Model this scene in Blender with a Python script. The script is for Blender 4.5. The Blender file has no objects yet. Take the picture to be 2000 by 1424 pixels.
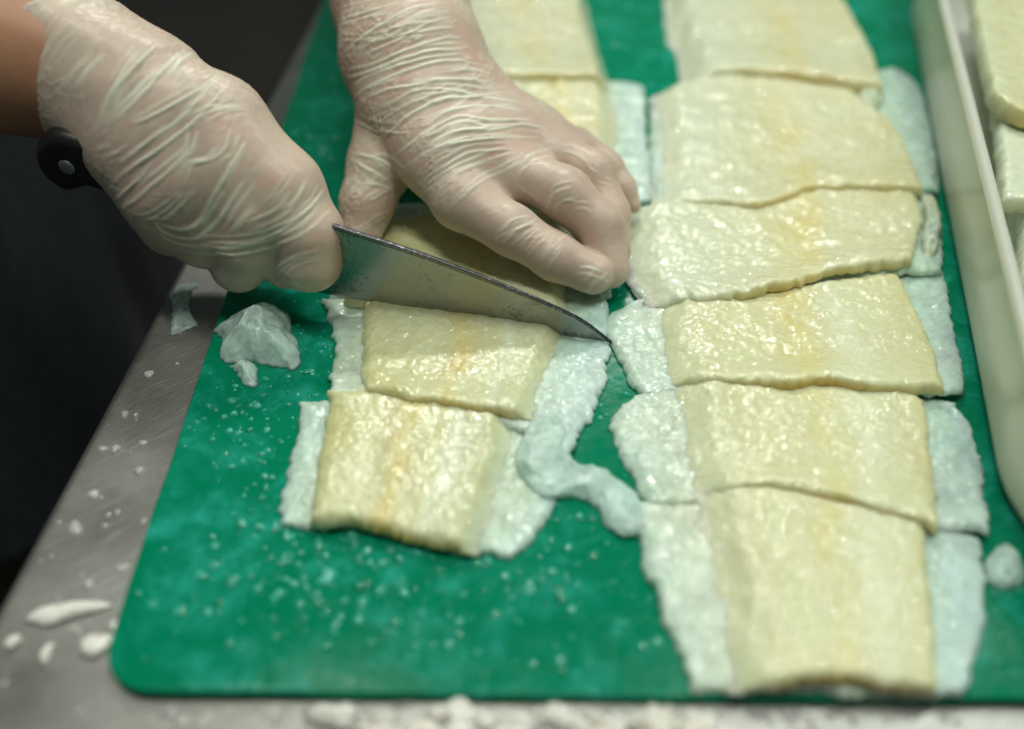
import bpy, bmesh, math, random
import numpy as np
from mathutils import Vector, Matrix
from mathutils.bvhtree import BVHTree

S = 0.001                       # everything below is written in millimetres
scene = bpy.context.scene
COL = scene.collection
R = math.radians

# ------------------------------------------------------------------ camera
PITCH = R(44.0)
CAM = np.array([0.0, -400 * math.cos(PITCH), 400 * math.sin(PITCH)])
FPX = 1944.0                    # focal length in pixels of the 2000 px wide photograph
FWD = np.array([0, math.cos(PITCH), -math.sin(PITCH)])
UPV = np.array([0, math.sin(PITCH), math.cos(PITCH)])
cam = bpy.data.objects.new('camera', bpy.data.cameras.new('camera'))
COL.objects.link(cam)
cam.location = CAM * S
cam.rotation_euler = (math.pi / 2 - PITCH, 0, 0)
cam.data.sensor_width = 36
cam.data.lens = 36 * FPX / 2000
cam.data.clip_start = 0.02
cam.data.clip_end = 50
cam.data.dof.use_dof = True
cam.data.dof.focus_distance = 0.405
cam.data.dof.aperture_fstop = 2.6
scene.camera = cam

# ------------------------------------------------------------------ room light
world = bpy.data.worlds.new('World')
scene.world = world
world.use_nodes = True
bg = world.node_tree.nodes['Background']
bg.inputs[0].default_value = (0.80, 0.95, 0.90, 1)
bg.inputs[1].default_value = 0.12

def area(name, loc, target, sx, sy, energy, color):
    l = bpy.data.lights.new(name, 'AREA')
    l.shape = 'RECTANGLE'; l.size = sx; l.size_y = sy
    l.energy = energy; l.color = color
    o = bpy.data.objects.new(name, l); COL.objects.link(o)
    o.location = Vector(loc) * S
    d = (Vector(target) - Vector(loc))
    o.rotation_euler = d.to_track_quat('-Z', 'Y').to_euler()
    return o
area('ceiling_lamp', (60, 1250, 1430), (20, 20, 0), 0.5, 0.14, 14, (1.0, 0.99, 0.92))
area('ceiling_lamp', (-60, -60, 1700), (0, 20, 0), 1.2, 0.10, 14, (1.0, 0.98, 0.88))
area('ceiling_lamp', (760, 350, 1400), (60, 20, 0), 0.06, 1.3, 9, (0.95, 1.0, 0.93))

scene.view_settings.view_transform = 'Standard'
scene.view_settings.look = 'None'
scene.view_settings.exposure = 0.0
scene.view_settings.gamma = 1.0
scene.render.engine = 'CYCLES'
scene.cycles.use_denoising = True
scene.cycles.max_bounces = 6
scene.cycles.adaptive_threshold = 0.025
scene.cycles.caustics_refractive = False
scene.cycles.caustics_reflective = False

# ------------------------------------------------------------------ helpers
def ray(px, py):
    return FWD + np.array([(px - 1000) / FPX, 0, 0]) + UPV * ((712 - py) / FPX)

def at(px, py, z):              # where the sight line through a photo pixel meets height z
    d = ray(px, py)
    return CAM + d * ((z - CAM[2]) / d[2])

def at_grid(G, Zg):             # the same for a whole grid of pixels
    d = FWD + ((G[..., 0:1] - 1000) / FPX) * np.array([1.0, 0, 0]) + ((712 - G[..., 1:2]) / FPX) * UPV
    return CAM + d * ((Zg[..., None] - CAM[2]) / d[..., 2:3])

def dep(px, py, depth):         # the point on that line at a distance along the camera axis
    return CAM + ray(px, py) * depth

def link(name, me, parent=None, mat=None):
    o = bpy.data.objects.new(name, me)
    COL.objects.link(o)
    if mat is not None and not me.materials:
        me.materials.append(mat)
    if parent is not None:
        o.parent = parent
    return o

def mesh(name, V, F, smooth=True, attrs=None):
    me = bpy.data.meshes.new(name)
    V = np.asarray(V, float) * S
    me.from_pydata(V.tolist(), [], [list(map(int, f)) for f in F])
    if smooth:
        me.shade_smooth()
    for k, a in (attrs or {}).items():
        a = np.asarray(a, np.float32)
        if a.ndim == 1:
            at_ = me.attributes.new(k, 'FLOAT', 'POINT'); at_.data.foreach_set('value', a)
        else:
            at_ = me.attributes.new(k, 'FLOAT_VECTOR', 'POINT'); at_.data.foreach_set('vector', a.ravel())
    me.update()
    return me

def thing(name, label, cat, group=None, mesh_=None, mat=None, loc=(0, 0, 0)):
    if mesh_ is not None:
        o = link(name, mesh_, None, mat)
    else:
        o = bpy.data.objects.new(name, None); COL.objects.link(o)
        o.empty_display_size = 0.02
    o['label'] = label; o['category'] = cat
    if group: o['group'] = group
    return o

def _hash(i, j, k, seed):
    n = (i * 374761393 + j * 668265263 + k * 2147483647 + seed * 974634431) & 0xFFFFFFFF
    n = ((n ^ (n >> 13)) * 1274126177) & 0xFFFFFFFF
    n = ((n ^ (n >> 16)) * 2246822519) & 0xFFFFFFFF
    return ((n ^ (n >> 15)) & 0xFFFF) / 32767.5 - 1.0

def noise(P, seed=0):           # value noise in -1..1
    P = np.asarray(P, float)
    I = np.floor(P).astype(np.int64); f = P - I; f = f * f * (3 - 2 * f)
    i, j, k = I[..., 0], I[..., 1], I[..., 2]; fx, fy, fz = f[..., 0], f[..., 1], f[..., 2]
    def h(a, b, c): return _hash(i + a, j + b, k + c, seed)
    x00 = h(0,0,0) * (1-fx) + h(1,0,0) * fx; x10 = h(0,1,0) * (1-fx) + h(1,1,0) * fx
    x01 = h(0,0,1) * (1-fx) + h(1,0,1) * fx; x11 = h(0,1,1) * (1-fx) + h(1,1,1) * fx
    return (x00 * (1-fy) + x10 * fy) * (1-fz) + (x01 * (1-fy) + x11 * fy) * fz

def fbm(P, seed=0, octs=3):
    P = np.asarray(P, float)
    r = 0; a = 1.0; s = 0
    for o in range(octs):
        r = r + a * noise(P * (2 ** o) + 17.3 * o, seed + o); s += a; a *= 0.5
    return r / s

def smooth_line(pts, n):        # catmull-rom, n samples evenly by length
    P = np.asarray(pts, float)
    if len(P) > 2:
        Q = np.vstack([2 * P[0] - P[1], P, 2 * P[-1] - P[-2]])
        out = []
        for i in range(1, len(Q) - 2):
            for t in np.linspace(0, 1, 12, endpoint=False):
                a, b, c, d = Q[i-1], Q[i], Q[i+1], Q[i+2]
                out.append(0.5 * (2*b + (c-a)*t + (2*a-5*b+4*c-d)*t*t + (3*b-a-3*c+d)*t**3))
        out.append(P[-1]); P = np.array(out)
    L = np.r_[0, np.cumsum(np.linalg.norm(np.diff(P, axis=0), axis=1))]
    s = np.linspace(0, L[-1], n)
    return np.stack([np.interp(s, L, P[:, c]) for c in range(P.shape[1])], 1)

# ------------------------------------------------------------------ materials
def new_mat(name):
    m = bpy.data.materials.new(name); m.use_nodes = True
    nt = m.node_tree
    return m, nt, nt.nodes['Principled BSDF']

def N(nt, t, **kw):
    n = nt.nodes.new(t)
    for k, v in kw.items():
        if k in n.inputs.keys() if isinstance(k, str) else False:
            n.inputs[k].default_value = v
        else:
            setattr(n, k, v)
    return n

def noise_node(nt, scale, detail=3, rough=0.55, vec=None, dist=0.0):
    n = nt.nodes.new('ShaderNodeTexNoise')
    n.inputs['Scale'].default_value = scale; n.inputs['Detail'].default_value = detail
    n.inputs['Roughness'].default_value = rough; n.inputs['Distortion'].default_value = dist
    if vec is not None: nt.links.new(vec, n.inputs['Vector'])
    return n

def ramp(nt, fac, stops, interp='LINEAR'):
    n = nt.nodes.new('ShaderNodeValToRGB'); e = n.color_ramp.elements
    n.color_ramp.interpolation = interp
    while len(e) > 1: e.remove(e[-1])
    for i_, (p, c) in enumerate(stops):
        if i_ == 0: el = e[0]; el.position = p
        else: el = e.new(p)
        el.color = (c, c, c, 1) if isinstance(c, (int, float)) else (*c, 1)
    nt.links.new(fac, n.inputs[0])
    return n

def mixc(nt, fac, a, b, mode='MIX'):
    n = nt.nodes.new('ShaderNodeMix'); n.data_type = 'RGBA'; n.blend_type = mode
    for s, v in ((n.inputs[0], fac), (n.inputs[6], a), (n.inputs[7], b)):
        if isinstance(v, (int, float)): s.default_value = v
        elif isinstance(v, tuple): s.default_value = (*v, 1)
        else: nt.links.new(v, s)
    return n.outputs[2]

def math_node(nt, op, a, b=0.0, clamp=False):
    n = nt.nodes.new('ShaderNodeMath'); n.operation = op; n.use_clamp = clamp
    for s, v in ((n.inputs[0], a), (n.inputs[1], b)):
        if isinstance(v, (int, float)): s.default_value = v
        else: nt.links.new(v, s)
    return n.outputs[0]

def bump(nt, h, strength, dist, prev=None):
    n = nt.nodes.new('ShaderNodeBump')
    n.inputs['Strength'].default_value = strength; n.inputs['Distance'].default_value = dist
    nt.links.new(h, n.inputs['Height'])
    if prev is not None: nt.links.new(prev, n.inputs['Normal'])
    return n.outputs[0]

def coords(nt, scale=(1, 1, 1), rot=(0, 0, 0)):
    tc = nt.nodes.new('ShaderNodeTexCoord'); mp = nt.nodes.new('ShaderNodeMapping')
    mp.inputs['Scale'].default_value = scale; mp.inputs['Rotation'].default_value = rot
    nt.links.new(tc.outputs['Object'], mp.inputs['Vector'])
    return mp.outputs[0]

def flat_mat(name, col, rough=0.6, metal=0.0, var=0.15, scale=40):
    m, nt, p = new_mat(name)
    n = noise_node(nt, scale, 4, vec=coords(nt))
    c = ramp(nt, n.outputs[0], [(0.3, tuple(x * (1 - var) for x in col)), (0.7, tuple(min(1, x * (1 + var)) for x in col))])
    nt.links.new(c.outputs[0], p.inputs['Base Color'])
    p.inputs['Roughness'].default_value = rough; p.inputs['Metallic'].default_value = metal
    nt.links.new(bump(nt, n.outputs[0], 0.2, 0.001), p.inputs['Normal'])
    return m

def flesh_material(name, stripe, pale, deep, sss=0.75, wall_shade=None, alpha=None):
    """wet pale flesh; stripe: colour over the width (0..1 across the piece); core: amber shade painted on the near wall"""
    m, nt, p = new_mat(name)
    a = nt.nodes.new('ShaderNodeAttribute'); a.attribute_name = 'across'
    sep = nt.nodes.new('ShaderNodeSeparateXYZ'); nt.links.new(a.outputs['Vector'], sep.inputs[0])
    oc = coords(nt)
    oi = nt.nodes.new('ShaderNodeObjectInfo')
    big = noise_node(nt, 38, 4, 0.6, vec=oc)
    off = math_node(nt, 'MULTIPLY', math_node(nt, 'SUBTRACT', big.outputs[0], 0.5), 0.24)
    off2 = math_node(nt, 'MULTIPLY', math_node(nt, 'SUBTRACT', oi.outputs['Random'], 0.5), 0.14)
    u = math_node(nt, 'ADD', math_node(nt, 'ADD', sep.outputs[0], off), off2)
    c = ramp(nt, u, stripe).outputs[0]
    rnd2 = math_node(nt, 'FRACT', math_node(nt, 'MULTIPLY', oi.outputs['Random'], 7.31))
    fade = noise_node(nt, 22, 2, vec=oc)
    c = mixc(nt, math_node(nt, 'ADD', math_node(nt, 'MULTIPLY', rnd2, 0.15), ramp(nt, fade.outputs[0], [(0.38, 0.0), (0.62, 0.5)]).outputs[0], True), c, pale)
    cl = noise_node(nt, 75, 5, 0.65, vec=oc, dist=0.5)
    c = mixc(nt, ramp(nt, cl.outputs[0], [(0.50, 0.0), (0.70, 0.7)]).outputs[0], c, pale)
    gr = noise_node(nt, 420, 3, vec=oc)
    c = mixc(nt, ramp(nt, gr.outputs[0], [(0.45, 0.0), (0.8, 0.45)]).outputs[0], c, deep)
    if wall_shade is not None:
        shade_f = math_node(nt, 'MULTIPLY', ramp(nt, sep.outputs[1], [(0.975, 0.0), (1.0, 1.0)]).outputs[0],
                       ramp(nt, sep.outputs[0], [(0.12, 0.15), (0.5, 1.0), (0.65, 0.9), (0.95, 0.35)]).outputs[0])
        c = mixc(nt, shade_f, c, wall_shade)
    nt.links.new(c, p.inputs['Base Color'])
    p.inputs['Subsurface Weight'].default_value = sss
    p.inputs['Subsurface Radius'].default_value = (1.0, 1.0, 0.7)
    p.inputs['Subsurface Scale'].default_value = 0.004
    rg = noise_node(nt, 160, 3, vec=oc)
    nt.links.new(ramp(nt, rg.outputs[0], [(0.35, 0.25), (0.7, 0.5)]).outputs[0], p.inputs['Roughness'])
    p.inputs['IOR'].default_value = 1.38
    # wet grains: shallow domes under a liquid film, each with its own glint
    f2 = noise_node(nt, 330, 3, 0.6, vec=oc, dist=0.4)
    nt.links.new(bump(nt, f2.outputs[0], 0.30, 0.0010), p.inputs['Normal'])
    def grains(scale, sd):
        wv = nt.nodes.new('ShaderNodeVectorMath'); wv.operation = 'ADD'
        nn = noise_node(nt, 300, 2, vec=oc)
        sc2 = nt.nodes.new('ShaderNodeVectorMath'); sc2.operation = 'SCALE'; sc2.inputs['Scale'].default_value = 0.0016
        nt.links.new(nn.outputs['Color'], sc2.inputs[0]); nt.links.new(oc, wv.inputs[0]); nt.links.new(sc2.outputs[0], wv.inputs[1])
        v = nt.nodes.new('ShaderNodeTexVoronoi'); v.feature = 'SMOOTH_F1'; v.inputs['Scale'].default_value = scale
        v.inputs['Smoothness'].default_value = 0.35
        nt.links.new(wv.outputs[0], v.inputs['Vector'])
        return math_node(nt, 'MULTIPLY', v.outputs['Distance'], -1.0)
    pm = ramp(nt, noise_node(nt, 70, 3, 0.6, vec=oc).outputs[0], [(0.35, 0.25), (0.62, 1.0)]).outputs[0]
    hh = math_node(nt, 'MULTIPLY', math_node(nt, 'ADD', grains(520, 1), math_node(nt, 'MULTIPLY', grains(900, 2), 0.35)), pm)
    hh = math_node(nt, 'ADD', hh, math_node(nt, 'MULTIPLY', f2.outputs[0], 1.2))
    p.inputs['Coat Weight'].default_value = 0.85
    p.inputs['Coat IOR'].default_value = 1.55
    p.inputs['Coat Roughness'].default_value = 0.04
    nt.links.new(bump(nt, hh, 1.0, 0.00040), p.inputs['Coat Normal'])
    if alpha:                    # thin wet film: what lies under it shows through
        an_ = noise_node(nt, 120, 3, 0.6, vec=oc)
        nt.links.new(ramp(nt, an_.outputs[0], [(0.35, alpha[0]), (0.65, alpha[1])]).outputs[0], p.inputs['Alpha'])
    return m

Y_EDGE = (0.57, 0.56, 0.25); Y_PALE = (0.64, 0.66, 0.38); Y_MID = (0.67, 0.57, 0.21); Y_WHITE = (0.70, 0.75, 0.58)
WALL_SHADE = (0.56, 0.36, 0.04)  # amber shade beneath the lifted near edges, put into the wall colour
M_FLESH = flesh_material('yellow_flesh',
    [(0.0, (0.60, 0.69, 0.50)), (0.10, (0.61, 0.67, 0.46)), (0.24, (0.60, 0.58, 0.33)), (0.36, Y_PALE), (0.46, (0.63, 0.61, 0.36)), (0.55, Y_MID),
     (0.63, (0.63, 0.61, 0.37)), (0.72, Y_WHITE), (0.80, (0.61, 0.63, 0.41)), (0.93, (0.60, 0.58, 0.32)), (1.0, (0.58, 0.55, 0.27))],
    (0.66, 0.71, 0.46), (0.57, 0.57, 0.25), wall_shade=WALL_SHADE)
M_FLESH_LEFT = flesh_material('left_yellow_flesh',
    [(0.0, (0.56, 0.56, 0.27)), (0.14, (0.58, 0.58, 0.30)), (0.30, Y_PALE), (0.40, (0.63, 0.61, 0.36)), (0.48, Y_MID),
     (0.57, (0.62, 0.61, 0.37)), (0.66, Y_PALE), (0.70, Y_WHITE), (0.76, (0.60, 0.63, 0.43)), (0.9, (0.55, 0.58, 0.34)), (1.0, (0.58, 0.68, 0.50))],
    (0.66, 0.71, 0.46), (0.57, 0.57, 0.25), wall_shade=WALL_SHADE)
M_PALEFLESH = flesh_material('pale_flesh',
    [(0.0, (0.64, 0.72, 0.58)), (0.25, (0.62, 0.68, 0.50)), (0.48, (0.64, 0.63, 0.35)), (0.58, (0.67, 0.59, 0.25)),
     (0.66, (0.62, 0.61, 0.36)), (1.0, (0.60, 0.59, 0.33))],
    (0.69, 0.73, 0.54), (0.54, 0.58, 0.30), wall_shade=(0.58, 0.45, 0.14))
M_BASE = flesh_material('white_membrane',
    [(0.0, (0.52, 0.72, 0.61)), (0.09, (0.55, 0.71, 0.56)), (0.20, (0.62, 0.68, 0.46)), (0.5, (0.62, 0.68, 0.46)), (0.84, (0.50, 0.66, 0.48)), (0.91, (0.48, 0.70, 0.60)), (1.0, (0.52, 0.72, 0.71))],
    (0.62, 0.76, 0.65), (0.42, 0.62, 0.50), 0.7, alpha=(0.80, 1.0))
M_SCRAP = flesh_material('scrap_membrane',
    [(0.0, (0.52, 0.74, 0.65)), (1.0, (0.56, 0.77, 0.68))], (0.66, 0.82, 0.75), (0.42, 0.64, 0.56), 0.7, alpha=(0.50, 0.88))
M_CRUMB = flesh_material('crumb_flesh',
    [(0.0, (0.74, 0.73, 0.62)), (1.0, (0.78, 0.77, 0.68))], (0.85, 0.85, 0.80), (0.66, 0.62, 0.48), 0.4)

# board: wet green plastic with knife marks and milky smears
M_BOARD, nt, p = new_mat('green_plastic')
oc = coords(nt)
sm = noise_node(nt, 30, 6, 0.68, vec=oc, dist=1.0)
fine = noise_node(nt, 140, 4, 0.6, vec=oc)
mask = math_node(nt, 'MULTIPLY', ramp(nt, sm.outputs[0], [(0.47, 0.0), (0.66, 1.0)]).outputs[0],
                 ramp(nt, fine.outputs[0], [(0.38, 0.15), (0.66, 0.8)]).outputs[0])
c = mixc(nt, math_node(nt, 'MULTIPLY', mask, 0.85), (0.0005, 0.185, 0.092), (0.03, 0.42, 0.34))
nt.links.new(c, p.inputs['Base Color'])
nt.links.new(ramp(nt, fine.outputs[0], [(0.35, 0.12), (0.7, 0.28)]).outputs[0], p.inputs['Roughness'])
w = nt.nodes.new('ShaderNodeTexWave'); w.inputs['Scale'].default_value = 60; w.inputs['Distortion'].default_value = 9
w.inputs['Detail'].default_value = 3
nt.links.new(coords(nt, (1, 0.25, 1), (0, 0, 0.6)), w.inputs['Vector'])
h = math_node(nt, 'ADD', math_node(nt, 'MULTIPLY', w.outputs[1], 0.15), math_node(nt, 'ADD', fine.outputs[0], sm.outputs[0]))
nt.links.new(bump(nt, h, 0.30, 0.0005), p.inputs['Normal'])
p.inputs['Specular IOR Level'].default_value = 0.10
p.inputs['Subsurface Weight'].default_value = 0.0

# steel: worn, arc-scratched sheet
M_STEEL, nt, p = new_mat('scratched_steel')
p.inputs['Metallic'].default_value = 0.92
tc = nt.nodes.new('ShaderNodeTexCoord')
def arcs(center, scale, sq):
    mp = nt.nodes.new('ShaderNodeMapping'); mp.inputs['Location'].default_value = center
    nt.links.new(tc.outputs['Object'], mp.inputs['Vector'])
    s = nt.nodes.new('ShaderNodeSeparateXYZ'); nt.links.new(mp.outputs[0], s.inputs[0])
    r2 = math_node(nt, 'SQRT', math_node(nt, 'ADD', math_node(nt, 'POWER', s.outputs[0], 2), math_node(nt, 'POWER', s.outputs[1], 2)))
    th = math_node(nt, 'ARCTAN2', s.outputs[1], s.outputs[0])
    cmb = nt.nodes.new('ShaderNodeCombineXYZ'); nt.links.new(r2, cmb.inputs[0]); nt.links.new(math_node(nt, 'MULTIPLY', th, sq), cmb.inputs[1])
    return noise_node(nt, scale, 4, 0.7, vec=cmb.outputs[0])
s1 = arcs((0.5, -0.5, 0), 900, 0.02); s2 = arcs((0.62, -0.36, 0), 600, 0.03)
sc_ = math_node(nt, 'ADD', ramp(nt, s1.outputs[0], [(0.58, 0.0), (0.72, 1.0)]).outputs[0],
                math_node(nt, 'MULTIPLY', ramp(nt, s2.outputs[0], [(0.60, 0.0), (0.75, 1.0)]).outputs[0], 0.6), True)
dirt = noise_node(nt, 22, 5, 0.6, vec=tc.outputs['Object'])
base = mixc(nt, dirt.outputs[0], (0.26, 0.27, 0.245), (0.40, 0.41, 0.38))
base = mixc(nt, math_node(nt, 'MULTIPLY', sc_, 0.6), base, (0.78, 0.78, 0.74))
nt.links.new(base, p.inputs['Base Color'])
nt.links.new(ramp(nt, dirt.outputs[0], [(0.3, 0.34), (0.7, 0.52)]).outputs[0], p.inputs['Roughness'])
hh = math_node(nt, 'ADD', math_node(nt, 'MULTIPLY', s1.outputs[0], 0.7), math_node(nt, 'MULTIPLY', s2.outputs[0], 0.5))
nt.links.new(bump(nt, hh, 0.28, 0.0006), p.inputs['Normal'])

# blade: ground steel with drying liquid marks
M_BLADE, nt, p = new_mat('blade_steel')
p.inputs['Metallic'].default_value = 1.0
oc = coords(nt)
gn = noise_node(nt, 260, 4, vec=coords(nt, (0.08, 1, 1), (0, 0.25, -0.18)))
st = noise_node(nt, 100, 3, 0.6, vec=oc, dist=1.2)
line = ramp(nt, math_node(nt, 'ABSOLUTE', math_node(nt, 'SUBTRACT', st.outputs[0], 0.5)), [(0.0, 1.0), (0.022, 0.0)])
gate = ramp(nt, noise_node(nt, 45, 2, vec=oc).outputs[0], [(0.50, 0.0), (0.60, 0.9)])
film = ramp(nt, noise_node(nt, 60, 4, vec=oc).outputs[0], [(0.4, 0.0), (0.7, 1.0)])
c = mixc(nt, film.outputs[0], (0.30, 0.31, 0.30), (0.37, 0.37, 0.34))
c = mixc(nt, math_node(nt, 'MULTIPLY', line.outputs[0], gate.outputs[0]), c, (0.12, 0.12, 0.11))
nt.links.new(c, p.inputs['Base Color'])
nt.links.new(ramp(nt, film.outputs[0], [(0.0, 0.26), (1.0, 0.40)]).outputs[0], p.inputs['Roughness'])
nt.links.new(bump(nt, math_node(nt, 'ADD', gn.outputs[0], film.outputs[0]), 0.12, 0.0004), p.inputs['Normal'])
M_SPINE, nt, p = new_mat('spine_steel')
p.inputs['Metallic'].default_value = 1.0; p.inputs['Roughness'].default_value = 0.35
n_ = noise_node(nt, 700, 2, vec=coords(nt))
nt.links.new(ramp(nt, n_.outputs[0], [(0.55, (0.07, 0.07, 0.075)), (0.8, (0.35, 0.36, 0.38))]).outputs[0], p.inputs['Base Color'])
nt.links.new(bump(nt, n_.outputs[0], 0.25, 0.0004), p.inputs['Normal'])
M_HANDLE = flat_mat('black_plastic', (0.008, 0.008, 0.009), 0.42)
M_RIVET = flat_mat('rivet_steel', (0.30, 0.33, 0.34), 0.45, 0.6)

def glove_material(name, skin, white):
    m, nt, p = new_mat(name)
    a = nt.nodes.new('ShaderNodeAttribute'); a.attribute_name = 'lift'
    oc = coords(nt)
    n1 = noise_node(nt, 55, 4, 0.6, vec=oc); n2 = noise_node(nt, 260, 3, 0.6, vec=oc)
    sk = ramp(nt, n1.outputs[0], [(0.30, tuple(0.88 * x for x in skin)), (0.52, skin), (0.72, (skin[0] * 1.06, skin[1] * 0.90, skin[2] * 0.88))]).outputs[0]
    f = math_node(nt, 'ADD', a.outputs['Fac'], math_node(nt, 'MULTIPLY', math_node(nt, 'SUBTRACT', n2.outputs[0], 0.5), 0.35), True)
    c = mixc(nt, f, sk, white)
    nt.links.new(c, p.inputs['Base Color'])
    p.inputs['Roughness'].default_value = 0.48
    p.inputs['Subsurface Weight'].default_value = 0.15
    p.inputs['Subsurface Radius'].default_value = (1.0, 0.6, 0.45)
    p.inputs['Subsurface Scale'].default_value = 0.002
    nt.links.new(bump(nt, n2.outputs[0], 0.25, 0.0006), p.inputs['Normal'])
    p.inputs['Coat Weight'].default_value = 0.12; p.inputs['Coat Roughness'].default_value = 0.22
    return m
M_GLOVE = glove_material('latex_glove', (0.54, 0.42, 0.335), (0.70, 0.72, 0.58))
M_SKIN = flat_mat('skin', (0.40, 0.20, 0.11), 0.5, 0, 0.1, 60)
M_APRON = flat_mat('dark_cloth', (0.034, 0.040, 0.046), 0.85, 0, 0.3, 200)
M_TROUSERS = flat_mat('brown_cloth', (0.055, 0.042, 0.032), 0.9, 0, 0.3, 150)
M_SHIRT = flat_mat('grey_cloth', (0.10, 0.095, 0.115), 0.9, 0, 0.2, 200)
M_SLEEVE = flat_mat('black_cloth', (0.010, 0.010, 0.012), 0.9, 0, 0.2, 200)
M_FLOOR = flat_mat('floor_tile', (0.035, 0.028, 0.022), 0.5, 0, 0.3, 6)

# tub: cloudy polypropylene
M_TUB, nt, p = new_mat('cloudy_plastic')
p.inputs['Base Color'].default_value = (0.74, 0.82, 0.66, 1)
p.inputs['Roughness'].default_value = 0.22
p.inputs['Transmission Weight'].default_value = 0.30
p.inputs['IOR'].default_value = 1.3
p.inputs['Subsurface Weight'].default_value = 0.8
p.inputs['Subsurface Radius'].default_value = (1.0, 1.0, 0.8)
p.inputs['Subsurface Scale'].default_value = 0.012
nt.links.new(bump(nt, noise_node(nt, 60, 3, vec=coords(nt)).outputs[0], 0.08, 0.002), p.inputs['Normal'])

M_WATER, nt, p = new_mat('water')
nw = noise_node(nt, 160, 3, vec=coords(nt))
nt.links.new(ramp(nt, nw.outputs[0], [(0.42, (0.002, 0.22, 0.12)), (0.66, (0.09, 0.50, 0.40))]).outputs[0], p.inputs['Base Color'])
p.inputs['Roughness'].default_value = 0.05; p.inputs['IOR'].default_value = 1.5
M_WATER_STEEL = flat_mat('water_on_steel', (0.42, 0.42, 0.39), 0.08)

# ------------------------------------------------------------------ floor, table, board
me = mesh('floor', [(-4000, -3000, -905), (4000, -3000, -905), (4000, 5000, -905), (-4000, 5000, -905)], [(0, 1, 2, 3)], False)
fl = link('floor', me, None, M_FLOOR); fl['kind'] = 'structure'

def extrude_outline(outline, z0, z1, bev, seg=3):
    """outline (n,2) counter-clockwise; slab with rounded top and bottom edge"""
    P = np.asarray(outline, float); n = len(P)
    t = np.roll(P, -1, 0) - np.roll(P, 1, 0); t /= np.linalg.norm(t, axis=1)[:, None]
    nor = np.stack([t[:, 1], -t[:, 0]], 1)
    rings = []
    for k in range(seg + 1):
        a = k / seg * math.pi / 2
        rings.append((bev * (1 - math.sin(a)), z0 + bev * (1 - math.cos(a))))
    for k in range(seg + 1):
        a = k / seg * math.pi / 2
        rings.append((bev * (1 - math.cos(a)), z1 - bev * (1 - math.sin(a))))
    V = []
    for ins, z in rings:
        Q = P - nor * ins
        V += [(x, y, z) for x, y in Q]
    F = [[j * n + i, j * n + (i + 1) % n, (j + 1) * n + (i + 1) % n, (j + 1) * n + i] for j in range(len(rings) - 1) for i in range(n)]
    F.append([i for i in range(n)][::-1]); F.append([(len(rings) - 1) * n + i for i in range(n)])
    return V, F

def rounded_poly(c, r, k=10):
    c = [np.array(p, float) for p in c]; out = []
    n = len(c)
    for i in range(n):
        a, b, d = c[i - 1], c[i], c[(i + 1) % n]
        u = (a - b) / np.linalg.norm(a - b); v = (d - b) / np.linalg.norm(d - b)
        ang = math.acos(np.clip(u @ v, -1, 1)); L = r[i] / math.tan(ang / 2)
        cen = b + (u + v) / np.linalg.norm(u + v) * r[i] / math.sin(ang / 2)
        p0, p1 = b + u * L, b + v * L
        a0 = math.atan2(*(p0 - cen)[::-1]); a1 = math.atan2(*(p1 - cen)[::-1])
        da = (a1 - a0 + math.pi) % (2 * math.pi) - math.pi
        for t in np.linspace(0, 1, k): out.append(cen + r[i] * np.array([math.cos(a0 + da * t), math.sin(a0 + da * t)]))
    return np.array(out)

table = thing('steel_table', 'stainless steel work table with scratched top under the green board', 'table')
tx = lambda y: -158.4 + 0.0929 * y        # the table's left edge
o2 = rounded_poly([(tx(-700), -700), (900, -700), (900, 1100), (tx(1100), 1100)], [10] * 4, 6)
V, F = extrude_outline(o2, -45, -5, 4.0, 4)
link('tabletop', mesh('tabletop', V, F, True), table, M_STEEL)
for (x, y) in ((-170, -640), (840, -640), (0, 1040), (840, 1040)):
    a = np.linspace(0, 2 * math.pi, 16, endpoint=False)
    V, F = extrude_outline(np.stack([x + 20 * np.cos(a), y + 20 * np.sin(a)], 1), -904, -46, 2)
    link('leg', mesh('leg', V, F), table, M_STEEL)

def rot2(p, a): return (p[0] * math.cos(a) - p[1] * math.sin(a), p[0] * math.sin(a) + p[1] * math.cos(a))
bo = rounded_poly([(-126, -141), (330, -146), (330, 470), (-121, 470)], [17, 20, 20, 20], 14)
fine_o = []
for i in range(len(bo)):
    a, b = bo[i], bo[(i + 1) % len(bo)]
    k = max(1, int(np.linalg.norm(b - a) / 5))
    for t in range(k): fine_o.append(a + (b - a) * t / k)
fine_o = np.array(fine_o)
fine_o += 0.5 * np.stack([fbm(np.c_[fine_o / 25, np.zeros(len(fine_o))], 3), fbm(np.c_[fine_o / 25, np.ones(len(fine_o)) * 9], 4)], 1)
V, F = extrude_outline(fine_o, -4.9, 0.0, 1.2, 3)
thing('cutting_board', 'large wet green plastic cutting board with rounded corners', 'cutting board', mesh_=mesh('cutting_board', V, F, True), mat=M_BOARD)

# ------------------------------------------------------------------ slabs of flesh
def coons(top, bot, left, right, nu, nv):
    left = [top[0]] + left + [bot[0]]; right = [top[-1]] + right + [bot[-1]]
    T, B = smooth_line(top, nu + 1), smooth_line(bot, nu + 1)
    L, Rr = smooth_line(left, nv + 1), smooth_line(right, nv + 1)
    u = np.linspace(0, 1, nu + 1)[None, :, None]; v = np.linspace(0, 1, nv + 1)[:, None, None]
    return ((1 - v) * T[None] + v * B[None] + (1 - u) * L[:, None] + u * Rr[:, None]
            - ((1-u)*(1-v)*T[0] + u*(1-v)*T[-1] + (1-u)*v*B[0] + u*v*B[-1]))

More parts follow.
